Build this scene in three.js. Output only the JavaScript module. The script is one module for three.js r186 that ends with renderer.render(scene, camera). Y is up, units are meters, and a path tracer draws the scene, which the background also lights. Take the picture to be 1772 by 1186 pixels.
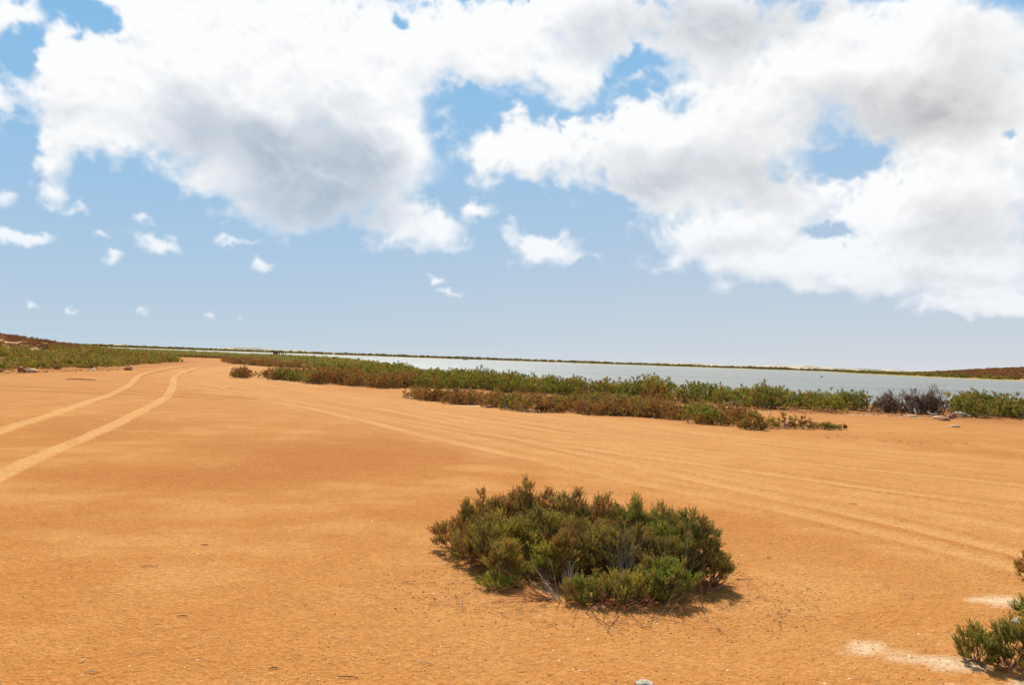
import * as THREE from 'three';
import { mergeGeometries } from 'three/addons/utils/BufferGeometryUtils.js';

// ---------------------------------------------------------------- camera, sun, exposure
const scene = new THREE.Scene();
const camera = new THREE.PerspectiveCamera(45, 1024 / 686, 0.1, 9000);
camera.position.set(0, 1.65, 0);
camera.rotation.order = 'YXZ';
camera.rotation.set(THREE.MathUtils.degToRad(1.16), 0, THREE.MathUtils.degToRad(1.95));
const renderer = new THREE.WebGLRenderer({ antialias: true });
renderer.toneMapping = THREE.LinearToneMapping;
renderer.toneMappingExposure = 1.9;
renderer.shadowMap.enabled = true;
const sun = new THREE.DirectionalLight(new THREE.Color(1, 0.94, 0.84), 5);
sun.position.set(-8, 60, -58); sun.target.position.set(0, 0, -6);
sun.castShadow = true; sun.shadow.radius = 1; sun.shadow.mapSize.set(4096, 4096);
Object.assign(sun.shadow.camera, { left: -90, right: 90, top: 120, bottom: -120, near: 1, far: 260 });
sun.name = 'sun'; scene.add(sun, sun.target);

// ---------------------------------------------------------------- seeded noise
function makeRandom(seed) { let s = seed >>> 0; return () => { s = (s + 0x6D2B79F5) >>> 0; let t = s; t = Math.imul(t ^ (t >>> 15), t | 1); t ^= t + Math.imul(t ^ (t >>> 7), t | 61); return ((t ^ (t >>> 14)) >>> 0) / 4294967296; }; }
const PERM = new Uint8Array(512), GRAD = new Float32Array(256 * 3);
{
  const r = makeRandom(7), p = [...Array(256).keys()];
  for (let i = 255; i > 0; i--) { const j = Math.floor(r() * (i + 1)); [p[i], p[j]] = [p[j], p[i]]; }
  for (let i = 0; i < 512; i++) PERM[i] = p[i & 255];
  for (let i = 0; i < 256; i++) { const z = r() * 2 - 1, a = r() * 6.2832, q = Math.sqrt(1 - z * z); GRAD[i * 3] = q * Math.cos(a) * 1.5; GRAD[i * 3 + 1] = q * Math.sin(a) * 1.5; GRAD[i * 3 + 2] = z * 1.5; }
}
function noise3(x, y, z) {
  const xi = Math.floor(x), yi = Math.floor(y), zi = Math.floor(z), xf = x - xi, yf = y - yi, zf = z - zi;
  const u = xf * xf * xf * (xf * (xf * 6 - 15) + 10), v = yf * yf * yf * (yf * (yf * 6 - 15) + 10), w = zf * zf * zf * (zf * (zf * 6 - 15) + 10);
  const X = xi & 255, Y = yi & 255, Z = zi & 255, A = PERM[X] + Y, B = PERM[X + 1] + Y;
  const AA = PERM[A & 255] + Z, AB = PERM[(A + 1) & 255] + Z, BA = PERM[B & 255] + Z, BB = PERM[(B + 1) & 255] + Z;
  const g = (h, a, b, c) => { const k = PERM[h & 255] * 3; return GRAD[k] * a + GRAD[k + 1] * b + GRAD[k + 2] * c; };
  const x1 = g(AA, xf, yf, zf), x2 = g(BA, xf - 1, yf, zf), x3 = g(AB, xf, yf - 1, zf), x4 = g(BB, xf - 1, yf - 1, zf);
  const x5 = g(AA + 1, xf, yf, zf - 1), x6 = g(BA + 1, xf - 1, yf, zf - 1), x7 = g(AB + 1, xf, yf - 1, zf - 1), x8 = g(BB + 1, xf - 1, yf - 1, zf - 1);
  const y1 = x1 + u * (x2 - x1), y2 = x3 + u * (x4 - x3), y3 = x5 + u * (x6 - x5), y4 = x7 + u * (x8 - x7);
  const z1 = y1 + v * (y2 - y1), z2 = y3 + v * (y4 - y3);
  return z1 + w * (z2 - z1);
}
function fbm(x, y, z, oct, gain = 0.5) { let s = 0, a = 1, n = 0; for (let i = 0; i < oct; i++) { s += a * noise3(x, y, z); n += a; a *= gain; x = x * 2.03 + 3.1; y = y * 2.03 + 1.7; z = z * 2.03 + 5.3; } return s / n; }
const clamp01 = (t) => (t < 0 ? 0 : t > 1 ? 1 : t), smooth = (a, b, t) => { t = clamp01((t - a) / (b - a)); return t * t * (3 - 2 * t); }, mix = (a, b, t) => a + (b - a) * t;

// ---------------------------------------------------------------- the sky: blue air and drifting cumulus
// clouds by azimuth (degrees, right of straight ahead positive), elevation, half width, half height
const MASS = [
  [-21.9, 17.48, 8.54, 5.2], [-14.32, 19.51, 9.69, 6.0], [-28.43, 15.4, 3.17, 2.8], [-27.69, 12.67, 3.9, 2.4], [-18.14, 13.0, 7.22, 4.4],
  [-13.21, 10.84, 7.79, 3.0], [-8.27, 13.66, 3.76, 2.8], [-25.36, 18.92, 3.25, 2.4], [-29.3, 10.22, 1.57, 1.8], [-6.3, 8.77, 3.78, 1.6],
  [-3.66, 7.44, 1.68, 0.8], [-9.63, 18.18, 3.94, 4.0], [-31.99, 13.78, 1.29, 2.08], [-31.77, 18.75, 2.55, 1.68], [-0.94, 20.67, 6.0, 3.2],
  [3.95, 19.17, 2.59, 2.0], [-4.59, 21.39, 3.19, 2.8], [2.2, 23.03, 3.2, 1.4], [1.12, 14.1, 4.2, 2.48], [7.3, 14.38, 5.16, 3.6],
  [9.35, 11.73, 4.74, 2.4], [13.47, 15.78, 5.84, 5.2], [11.75, 21.87, 8.23, 3.0], [4.23, 22.36, 3.59, 2.0], [21.06, 18.87, 7.47, 4.8],
  [27.74, 17.86, 6.37, 5.6], [28.79, 12.44, 5.26, 4.4], [16.99, 10.52, 4.59, 2.8], [25.02, 9.9, 4.35, 2.2], [13.69, 8.28, 6.41, 1.92],
  [19.61, 6.93, 6.41, 2.0], [25.09, 7.04, 5.07, 2.2], [29.21, 6.94, 4.54, 3.2], [29.57, 4.16, 3.83, 1.04], [1.94, 7.8, 2.88, 1.36],
  [-0.51, 8.9, 0.88, 0.8], [-22.99, 6.41, 1.4, 0.6], [-23.64, 8.06, 0.59, 0.52], [-18.27, 6.97, 1.6, 0.44], [-16.93, 5.4, 1.07, 0.52],
  [-4.14, 4.01, 1.04, 0.48], [-4.97, 5.09, 0.48, 0.4], [-30.48, 5.7, 2.0, 0.6], [-25.8, 5.63, 0.54, 0.6], [-26.8, 6.61, 0.86, 0.4],
  [-31.62, 8.22, 0.95, 1.2], [-24.34, 2.15, 0.58, 0.32], [-22.14, 2.16, 0.44, 0.32], [-20.21, 1.88, 0.68, 0.28], [-29.8, 2.12, 0.35, 0.2],
  [-27.89, 1.99, 0.5, 0.2], [-17.88, 1.76, 0.34, 0.16], [-2.15, 9.94, 1.36, 0.64], [-29.09, 8.7, 1.05, 0.8], [-27.49, 7.85, 0.89, 0.48],
  [-23.98, 9.83, 0.73, 0.72],
];
const HOLE = [
  [21.91, 12.96, 2.08, 1.44], [20.8, 8.66, 1.72, 0.68], [7.92, 19.52, 1.35, 0.64], [6.29, 18.52, 0.52, 0.44], [-4.77, 15.75, 1.52, 2.0],
  [-1.61, 17.2, 2.4, 0.88], [-25.63, 9.64, 2.71, 1.92], [-28.29, 19.34, 1.94, 1.44], [-30.65, 17.1, 1.2, 1.2], [-8.2, 21.91, 0.71, 0.64],
  [6.07, 9.58, 1.35, 2.4], [3.17, 16.14, 0.48, 0.8], [31.47, 13.86, 0.48, 0.64], [-31.31, 11.44, 1.16, 1.36], [0.08, 23.46, 0.8, 0.4],
];
const SHADE = [
  [-21.79, 14.89, 2.6, 1.4, 0.55], [-19.25, 13.6, 5.67, 1.8, 0.6], [-16.67, 12.97, 7.67, 2.0, 0.8], [-12.14, 13.0, 3.91, 2.2, 0.9], [-13.18, 10.28, 7.79, 2.2, 0.9],
  [-11.59, 8.86, 4.7, 1.12, 0.95], [11.72, 22.55, 9.01, 2.8, 0.75], [16.64, 22.59, 4.6, 2.0, 0.7], [24.89, 15.48, 8.71, 2.4, 0.75], [26.17, 16.71, 3.59, 2.2, 0.55],
  [11.27, 12.48, 7.46, 2.2, 0.7], [16.96, 11.63, 3.44, 1.6, 0.55], [29.17, 9.01, 4.19, 1.68, 0.5], [15.2, 8.09, 3.86, 1.04, 0.4], [29.86, 19.81, 3.12, 2.4, 0.45],
  [-2.07, 18.65, 4.8, 0.88, 0.25], [-11.11, 16.24, 4.71, 1.2, 0.25], [-28.35, 13.41, 2.11, 0.64, 0.3], [3.86, 21.66, 2.4, 1.6, 0.35], [27.99, 6.27, 3.53, 0.8, 0.3],
];

const SKY_LEVEL = 1 / 1.9;                                           // the exposure above shows the clouds just short of white
function makeSky(W) {
  const Hh = W / 2, data = new Float32Array(W * Hh * 4), D = Math.PI / 180, dens = new Float32Array(W * Hh), shade = new Float32Array(W * Hh), lumps = new Float32Array(W * Hh);
  const ball = (b, az, el, soft) => { const dx = (az - b[0]) / b[2], dy = (el - b[1]) / b[3], d = dx * dx + dy * dy; return d > 2.3 ? 0 : 1 - smooth(soft, 1.5, Math.sqrt(d)); };
  const place = (i) => ((i + 0.5) / W - 0.5) * 2 * Math.PI, azimuth = (a) => (a / D + 90 + 540) % 360 - 180;
  const j0 = Math.floor(Hh * (0.5 - 1 / 180));
  for (let j = j0; j < Hh; j++) {
    const el = ((j + 0.5) / Hh - 0.5) * 180, y = Math.sin(el * D), ce = Math.cos(el * D);
    for (let i = 0; i < W; i++) {
      const a = place(i), x = Math.cos(a) * ce, z = Math.sin(a) * ce, az = azimuth(a);
      const near = smooth(50, 39, Math.abs(az)) * smooth(36, 27, el), fine = near > 0;
      if (el < 0.6) continue;
      const f0 = 13, qx = x * f0, qy = y * f0 * 1.25, qz = z * f0;
      const w1 = fbm(qx * 0.8 + 9, qy * 0.8, qz * 0.8, 3), w2 = fbm(qx * 0.8, qy * 0.8 + 7, qz * 0.8 + 4, 3);
      const px = qx + w1 * 0.28, py = qy + w2 * 0.28, pz = qz + w1 * 0.15;
      const n = fbm(px * 1.3, py * 1.3, pz * 1.3, fine ? 7 : 5, 0.5);
      let puff = 0, amp = 0.5, f = 2.6;                               // rounded lumps with creases between them
      for (let k = 0; k < (fine ? 5 : 3); k++) { puff += amp * (1 - 2.2 * Math.abs(noise3(px * f + k * 3.7, py * f, pz * f + k))); amp *= 0.6; f *= 2.05; }
      let m = 0, sh = 0;
      if (near > 0) {
        const r = fbm(qx * 3.1 + 40, qy * 3.1, qz * 3.1, 5, 0.6), wob = 0.62 + 0.38 * smooth(5, 13, el), u = az + (w1 * 1.5 + n * 1.7 + puff * 0.6) * wob, v = el + (w2 * 1.1 + r * 1.4 - puff * 0.6) * wob;
        let q = 1; for (const b of MASS) q *= 1 - (b[2] < 2 ? 0.62 : 0.93) * ball(b, u, v, 0.0); m = 1 - q;
        let h = 1; for (const b of HOLE) h *= 1 - 0.9 * ball(b, u, v, 0.2); m *= h;
        let s = 1; for (const b of SHADE) s *= 1 - b[4] * ball(b, az + w1 * 3 + n * 1.2, el + w2 * 2, 0.05); sh = 1 - s;
      }
      if (near < 1) {
        const broad = fbm(x * 2.3 + 20, y * 3, z * 2.3 + 3, 3);
        const gm = smooth(-0.25, 0.3, broad + 0.18 * n) * smooth(3, 16, el) * 0.95, gs = smooth(0.25, 0.9, gm) * smooth(-0.15, 0.45, fbm(x * 3.5, y * 3.5 + 30, z * 3.5, 2)) * 0.8;
        m = mix(gm, m, near); sh = mix(gs, sh, near);
      }
      dens[j * W + i] = m < 0.01 ? -0.5 : m * 1.3 + n * (0.6 + 0.5 * (1 - m)) + puff * 0.22 - 0.47;
      shade[j * W + i] = sh; lumps[j * W + i] = puff * 0.7 + n * 0.5;
    }
  }
  const lit = [1.0, 1.0, 1.0];
  for (let j = 0; j < Hh; j++) {
    const el = ((j + 0.5) / Hh - 0.5) * 180;
    const t = 1 - Math.exp(-Math.max(el, 0) / 17), low = smooth(13, 0, el) * 0.4, top = [0.115, 0.445, 0.83];
    for (let i = 0; i < W; i++) {
      const k = (j * W + i) * 4;
      if (j < j0) { data[k] = 0.22; data[k + 1] = 0.17; data[k + 2] = 0.12; data[k + 3] = 1; continue; }
      const hz = 0.5 + 0.5 * Math.sin(azimuth(place(i)) * D), hazy = smooth(0.2, 0.8, hz), air = [mix(mix(0.53, 0.67, hazy), top[0], t), mix(mix(0.64, 0.69, hazy), top[1], t), mix(mix(0.735, 0.715, hazy), top[2], t)];
      const d = dens[j * W + i], at = (dj) => dens[Math.min(Hh - 1, j + dj) * W + i];
      const alpha = smooth(-0.08, 0.6, d), thick = smooth(0.15, 0.95, d), az = azimuth(place(i));
      // sunlight comes from above: faces where the cloud thins upward are bright, undersides are grey
      const cap = Math.min(d, 1.1), rise = clamp01(0.5 + (cap - Math.min(at(5), 1.1)) * 0.45 + (cap - Math.min(at(12), 1.1)) * 0.4 + (cap - Math.min(at(26), 1.1)) * 0.3);
      const sh = shade[j * W + i];
      const grey = clamp01(sh * (0.42 + 0.55 * thick) + (0.5 - rise) * (0.46 - 0.12 * sh) * smooth(0.1, 0.5, d) + 0.07 - (lumps[j * W + i] - 0.1) * (0.10 + 0.10 * sh) * smooth(0.2, 0.7, d));
      const warm = smooth(-5, 30, Math.abs(az));
      const dark = [mix(0.42, 0.50, az > 0 ? warm : 0), mix(0.50, 0.50, az > 0 ? warm : 0), mix(0.61, 0.51, az > 0 ? warm : 0)];
      for (let ch = 0; ch < 3; ch++) data[k + ch] = SKY_LEVEL * mix(air[ch], mix(mix(lit[ch], dark[ch], grey), air[ch] * 1.2, low), alpha * 0.98);
      data[k + 3] = 1;
    }
  }
  const t = new THREE.DataTexture(data, W, Hh, THREE.RGBAFormat, THREE.FloatType);
  t.mapping = THREE.EquirectangularReflectionMapping; t.magFilter = THREE.LinearFilter; t.minFilter = THREE.LinearFilter; t.wrapS = THREE.RepeatWrapping; t.needsUpdate = true;
  return t;
}

scene.background = makeSky(4096);
scene.environment = scene.background;

// ---------------------------------------------------------------- helpers
const V3 = (x, y, z) => new THREE.Vector3(x, y, z), rgb = (r, g, b) => new THREE.Color().setRGB(r, g, b);
const taken = new Map();
function numbered(name) { const n = taken.get(name) ?? 0; taken.set(name, n + 1); return n ? `${name}_${String(n).padStart(3, '0')}` : name; }
function put(o, name, label, category, group) { o.name = numbered(name); o.userData.label = label; o.userData.category = category; if (group) o.userData.group = group; scene.add(o); return o; }
function setting(o, name, label) { o.name = numbered(name); o.userData.kind = 'structure'; if (label) o.userData.label = label; scene.add(o); return o; }
function shadows(o) { o.traverse((m) => { if (m.isMesh) { m.castShadow = true; m.receiveShadow = true; } }); }
function along(points, n) { return new THREE.CatmullRomCurve3(points.map(([x, z]) => V3(x, 0, z)), false, 'centripetal').getSpacedPoints(n).map((p) => [p.x, p.z]); }
function lineDistance(line, x, z) {                                   // [distance, signed side] to a polyline
  let best = 1e9, side = 0;
  for (let i = 0; i + 1 < line.length; i++) {
    const [ax, az] = line[i], bx = line[i + 1][0] - ax, bz = line[i + 1][1] - az, px = x - ax, pz = z - az, t = clamp01((px * bx + pz * bz) / (bx * bx + bz * bz)), dx = px - bx * t, dz = pz - bz * t, d = dx * dx + dz * dz;
    if (d < best) { best = d; side = Math.sign(bx * pz - bz * px); }
  }
  const d = Math.sqrt(best); return [d, d * side];
}
function acrossAt(line, z) { for (let i = 0; i + 1 < line.length; i++) { const [x0, z0] = line[i], [x1, z1] = line[i + 1]; if ((z - z0) * (z - z1) <= 0) return mix(x0, x1, (z - z0) / (z1 - z0 || 1e-6)); } const e = Math.abs(z - line[0][1]) < Math.abs(z - line.at(-1)[1]) ? line[0] : line.at(-1); return e[0]; }

// ---------------------------------------------------------------- the lie of the land (metres; the camera stands at the origin and looks along -z)
const RUTS = [
  [[-30, -74], [-19.5, -50.4], [-11, -36.5], [-6.57, -29.2], [-2.96, -23.4], [0.24, -17.2], [2.08, -13.5], [3.26, -11.1], [4.12, -9.5], [4.82, -7.7], [5.6, -5]],
  [[-27, -68], [-15.9, -39.7], [-8.6, -28.6], [-4.24, -21.6], [-1.4, -16.7], [0.67, -13.5], [2.13, -11.2], [3.0, -10.2], [3.8, -8.7], [4.46, -7.1], [5.2, -4]],
  [[-22, -54], [-10.35, -32], [-4.76, -24.2], [-1.06, -18.8], [1.33, -15.9], [3.9, -13.2], [6.5, -10.4], [9, -8]],
  [[-20, -48], [-10, -34], [-5.64, -28.6], [-2.23, -24.3], [0.94, -19.6], [3.64, -16.3], [5.26, -14.5], [7.8, -12.5], [11, -10]],
  [[-12, -38], [-7.2, -31.5], [-3.2, -27.2], [1.6, -22.2], [6, -17.6], [11, -13.5], [15, -11]],
].map((l) => along(l, 60));
const SIDE_RUTS = [[[-24, -27.6], [-17.3, -28.1], [-11.5, -28.2], [-9.5, -27.2]], [[-22, -30.2], [-16, -30.6], [-11, -29.6], [-8, -27.6]], [[-26, -36.2], [-20, -36.8], [-15, -36.3], [-11, -34]]].map((l) => along(l, 20));
const TRACKS = [
  [[-7.6, -10], [-9.31, -15.18], [-10.69, -19.62], [-11.96, -23.44], [-13.35, -27.64], [-15.7, -34.1], [-19.0, -42.0], [-22.0, -49.7], [-25.8, -62], [-30.6, -79]],
  [[-4.9, -6], [-6.3, -10.31], [-7.04, -12.98], [-8.25, -17.38], [-9.51, -21.61], [-11.15, -26.77], [-13.8, -33.82], [-17.4, -42.8], [-20.4, -50.9], [-26.65, -70.8]],
].map((l) => along(l, 900));
const SHORE = [[200, -40], [90, -38], [34, -41], [22, -43.5], [9, -50], [-1, -62], [-9, -92], [-20, -132], [-48, -215], [-120, -330], [-330, -520], [-900, -760]];
const HILL_FOOT = [[-26, -30], [-27.6, -44.5], [-28.6, -56], [-30.5, -66], [-37.5, -94], [-52, -130], [-84, -190], [-160, -320]];
const shoreSide = (x, z) => { const [d, s] = lineDistance(SHORE, x, z); return s > 0 ? d : -d; };   // > 0 over the lake
const lakeSign = Math.sign(shoreSide(20, -200));
const overLake = (x, z) => shoreSide(x, z) * lakeSign;
function lineHeights(x, z) {
  let h = 0; const far = Math.hypot(x, z);
  if (z < -3 && far < 60) {
    for (const l of RUTS) { const [d] = lineDistance(l, x, z); if (d < 0.6) h += -0.016 * Math.exp(-d * d / 0.018) + 0.010 * Math.exp(-((d - 0.24) ** 2) / 0.008); }
    for (const l of SIDE_RUTS) { const [d] = lineDistance(l, x, z); if (d < 0.6) h += -0.03 * Math.exp(-d * d / 0.02) + 0.02 * Math.exp(-((d - 0.25) ** 2) / 0.01); }
  }
  return h;
}
function landHeight(x, z, detail = true) {
  let h = 0.05 * fbm(x * 0.11, 3, z * 0.11, 3) + 0.012 * noise3(x * 0.7, 8, z * 0.7);
  const [fd, fs] = lineDistance(HILL_FOOT, x, z);
  const up = fs < 0 ? fd : 0;
  h += 3.5 * smooth(0, 38, up) * smooth(-25, -50, z) * smooth(-290, -170, z) * (1 + 0.22 * noise3(x * 0.045, 5, z * 0.045)) + 0.25 * smooth(2, 12, up) * fbm(x * 0.12, 1, z * 0.12, 3);
  const s = z < -25 ? overLake(x, z) : -99;
  h = mix(h, -1.3, smooth(-2, 14, s)) - 0.12 * smooth(-9, -1, s);
  if (detail) h += lineHeights(x, z);
  return h;
}
const SAND = [0.2592, 0.1020, 0.0232], DUST = [0.3195, 0.1538, 0.0501], ROUGH = [0.2223, 0.0769, 0.0139], PALE = [0.3790, 0.2561, 0.1552], LITTER = [0.1503, 0.0510, 0.0121], DUNE = [0.2709, 0.1624, 0.0779], TYRE = [0.3411, 0.1782, 0.0639], MUD = [0.1125, 0.0942, 0.0621];
const PATCHES = [                                                     // bleached salty crust: x, z, half width, half depth
  [2.3, -5.02, 0.16, 0.07], [2.12, -4.95, 0.12, 0.05], [2.47, -4.84, 0.2, 0.06], [2.62, -4.75, 0.22, 0.07], [3.75, -6.15, 0.3, 0.12], [2.78, -5.34, 0.16, 0.04], [2.9, -4.35, 0.5, 0.12],
  [-1.0, -28.6, 0.9, 0.35], [-2.3, -31, 0.6, 0.3], [0.6, -27.3, 0.7, 0.25], [-38, -128, 4, 3.4], [-28, -92, 2, 2], [-9.5, -47.5, 4, 1.2], [-3.6, -40.5, 1.8, 0.7], [3, -35.5, 2, 0.8], [8.7, -31.6, 1.2, 0.4], [14, -31.4, 1.5, 0.4],
];
const blend = (a, b, t) => { for (let i = 0; i < 3; i++) a[i] = mix(a[i], b[i], t); };
function landColor(x, z) {
  const c = SAND.slice(), far = Math.hypot(x, z), n1 = fbm(x * 0.22, 0, z * 0.32, 4), n2 = fbm(x * 1.1, 4, z * 1.5, 4), n3 = fbm(x * 3.7 + 5, 2, z * 3.7, 3);
  blend(c, ROUGH, clamp01(0.30 + n1 * 1.9 + n2 * 0.6 + n3 * 0.3) * 0.75);
  blend(c, DUST, smooth(0.05, 0.55, n1 * -0.8 + n2 * 0.7 + 0.12) * 0.6);
  blend(c, DUST, 0.6 * clamp01(0.6 + n1 + n2 * 0.8) * smooth(3.4, 1.2, Math.hypot((x - 1.6) / 1.5, z + 5.4) + n2 * 1.6));   // finer, paler sand round the bushes
  blend(c, DUST, 0.55 * clamp01(0.5 + n1 * 1.2 + n2 * 0.6) * smooth(-14, -24, z));   // patchily paler tone over the far part of the flat
  if (z < -2.5 && far < 140) {
    const left = acrossAt(RUTS[1], z) - 0.3, right = acrossAt(RUTS[4], z) + 3;
    const road = smooth(-1.0, 0.4, x - left + n2 * 0.9) * smooth(1.5, -1.5, x - right);
    blend(c, DUST, road * (0.62 + 0.4 * n2));
    // wheels have swept dust into lines along the way
    const g = x - mix(left, right, 0.5), sweep = fbm((x - left) * 2.6 - (z * 0.02), 9, z * 0.06, 3);
    blend(c, sweep > 0 ? TYRE : ROUGH, road * clamp01(Math.abs(sweep) * 1.3) * 0.6);
    for (const l of RUTS) { const [d] = lineDistance(l, x, z); if (d < 0.9) { const k = 0.6 + 0.7 * noise3(x * 0.5, 3, z * 0.5); blend(c, TYRE, clamp01(k) * 0.7 * Math.exp(-d * d / 0.03)); blend(c, ROUGH, clamp01(k) * 0.75 * Math.exp(-((d - 0.28) ** 2) / 0.006)); } }
    for (const l of SIDE_RUTS) { const [d] = lineDistance(l, x, z); if (d < 0.8) blend(c, ROUGH, 0.8 * Math.exp(-d * d / 0.04) * clamp01(0.7 + 0.8 * noise3(x * 0.6, 3, z * 0.6))); }
  }
  for (const [px, pz, a, b] of PATCHES) { const q = Math.hypot((x - px) / a, (z - pz) / b); if (q < 2) blend(c, PALE, smooth(1.15, 0.75, q + 1.5 * fbm(x * (a < 0.6 ? 9 : 2), 6, z * (a < 0.6 ? 13 : 3), 5, 0.62)) * 0.95); }
  if (z < -20) {
    const s = overLake(x, z);
    blend(c, LITTER, smooth(-19, -11, s) * smooth(-2, -6, s) * clamp01(0.55 + n2 * 1.4));
    blend(c, MUD, smooth(-3, 1, s));
    const [fd, fs] = lineDistance(HILL_FOOT, x, z);
    if (fs < 0) { blend(c, LITTER, smooth(0, 3, fd) * clamp01(0.5 + n2)); blend(c, DUNE, smooth(7, 16, fd) * clamp01(0.95 + n1)); }
    else blend(c, LITTER, smooth(2.5, 0.3, fd) * smooth(-30, -40, z) * clamp01(0.45 + n2 * 1.4));
  }
  return c;
}

// fine grain of the sand, repeating every 3.1 m, and its relief, repeating every 2.3 m
function tileNoise(size, cells, seed) { const r = makeRandom(seed), v = Float32Array.from({ length: cells * cells }, () => r()); return (i, j) => { const x = i / size * cells, y = j / size * cells, xi = Math.floor(x), yi = Math.floor(y), fx = x - xi, fy = y - yi, u = fx * fx * (3 - 2 * fx), w = fy * fy * (3 - 2 * fy), q = (a, b) => v[(b % cells) * cells + (a % cells)]; return mix(mix(q(xi, yi), q(xi + 1, yi), u), mix(q(xi, yi + 1), q(xi + 1, yi + 1), u), w); }; }
function grainTexture(size) {
  const d = new Uint8Array(size * size * 4), N = [tileNoise(size, 24, 3), tileNoise(size, 90, 4), tileNoise(size, 260, 5), tileNoise(size, 700, 6)], T = tileNoise(size, 140, 9), P = tileNoise(size, 420, 10);
  const speck = makeRandom(12);
  for (let j = 0; j < size; j++) for (let i = 0; i < size; i++) {
    const n = N[0](i, j) * 0.08 + N[1](i, j) * 0.17 + N[2](i, j) * 0.35 + N[3](i, j) * 0.40;
    let v = 0.78 + (n - 0.5) * 0.36, r = 1, b = 1;
    const t = T(i, j); if (t > 0.86) { v -= (t - 0.86) * 1.1; r = 1.06; b = 0.9; }
    const p = P(i, j); if (p > 0.955) { v += 0.16; b = 1.5; r = 0.98; }
    if (speck() < 0.0016) { v += 0.15; b = 1.9; }
    const k = (j * size + i) * 4;
    const w = v / 0.78; d[k] = 255 * clamp01(0.78 * Math.pow(w, 0.85) * r); d[k + 1] = 255 * clamp01(v); d[k + 2] = 255 * clamp01(0.73 * Math.pow(w, 1.3) * b); d[k + 3] = 255;
  }
  const t = new THREE.DataTexture(d, size, size); t.colorSpace = THREE.SRGBColorSpace; t.wrapS = t.wrapT = THREE.RepeatWrapping; t.magFilter = THREE.LinearFilter; t.needsUpdate = true; return t;
}
function reliefTexture(size) {
  const d = new Uint8Array(size * size * 4), N = [tileNoise(size, 12, 21), tileNoise(size, 34, 22), tileNoise(size, 92, 23), tileNoise(size, 230, 24), tileNoise(size, 500, 25)], G = tileNoise(size, 75, 29);
  for (let j = 0; j < size; j++) for (let i = 0; i < size; i++) {
    const clod = smooth(0.72, 0.95, G(i, j)), v = 0.14 * N[0](i, j) + 0.14 * N[1](i, j) + 0.22 * N[2](i, j) + 0.20 * N[3](i, j) + 0.12 * N[4](i, j) + 0.26 * clod, k = (j * size + i) * 4;
    d[k] = d[k + 1] = d[k + 2] = 255 * clamp01(v); d[k + 3] = 255;
  }
  const t = new THREE.DataTexture(d, size, size); t.wrapS = t.wrapT = THREE.RepeatWrapping; t.magFilter = THREE.LinearFilter; t.needsUpdate = true; return t;
}
const grain = grainTexture(2048), relief = reliefTexture(1024);
grain.repeat.set(1 / 3.1, 1 / 3.1); relief.repeat.set(1 / 2.3, 1 / 2.3);
const GRAIN_MEAN = 0.57;                                              // linear mean of the grain map, divided out of the colours
const sandMaterial = new THREE.MeshPhysicalMaterial({ map: grain, bumpMap: relief, bumpScale: 0.019, roughness: 1, specularIntensity: 0.15, vertexColors: true });
sandMaterial.color.setRGB(1 / GRAIN_MEAN, 1 / GRAIN_MEAN, 1 / (GRAIN_MEAN * 0.9));
function sheet(xs, zs, height, color) {
  const nx = xs.length, nz = zs.length, pos = new Float32Array(nx * nz * 3), col = new Float32Array(nx * nz * 3), uv = new Float32Array(nx * nz * 2), idx = new Uint32Array((nx - 1) * (nz - 1) * 6);
  let q = 0;
  for (let j = 0; j < nz; j++) for (let i = 0; i < nx; i++) {
    const k = j * nx + i, x = xs[i], z = zs[j], c = color(x, z);
    pos.set([x, height(x, z), z], k * 3); col.set(c, k * 3); uv.set([x, z], k * 2);
    if (i + 1 < nx && j + 1 < nz) { idx.set([k, k + nx, k + 1, k + 1, k + nx, k + nx + 1], q); q += 6; }
  }
  const g = new THREE.BufferGeometry();
  g.setAttribute('position', new THREE.BufferAttribute(pos, 3)); g.setAttribute('color', new THREE.BufferAttribute(col, 3)); g.setAttribute('uv', new THREE.BufferAttribute(uv, 2)); g.setIndex(new THREE.BufferAttribute(idx, 1));
  g.computeVertexNormals(); return g;
}
function spaced(a, b, step, growLeft, growRight, lo, hi) { const out = []; for (let v = a; v <= b; v += step) out.push(v); for (let v = a, s = step; v > lo;) { s *= growLeft; v -= s; out.unshift(v); } for (let v = out.at(-1), s = step; v < hi;) { s *= growRight; v += s; out.push(v); } return out; }
{
  const xs = spaced(-15, 12, 0.11, 1.05, 1.06, -3500, 3500), zs = spaced(-33, -2.6, 0.11, 1.045, 1.16, -5000, 60);
  const ground = setting(new THREE.Mesh(sheet(xs, zs, landHeight, landColor), sandMaterial), 'ground', 'bare orange sandy ground with pale dusty wheel ruts');
  ground.receiveShadow = true; ground.castShadow = true;
}
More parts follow.
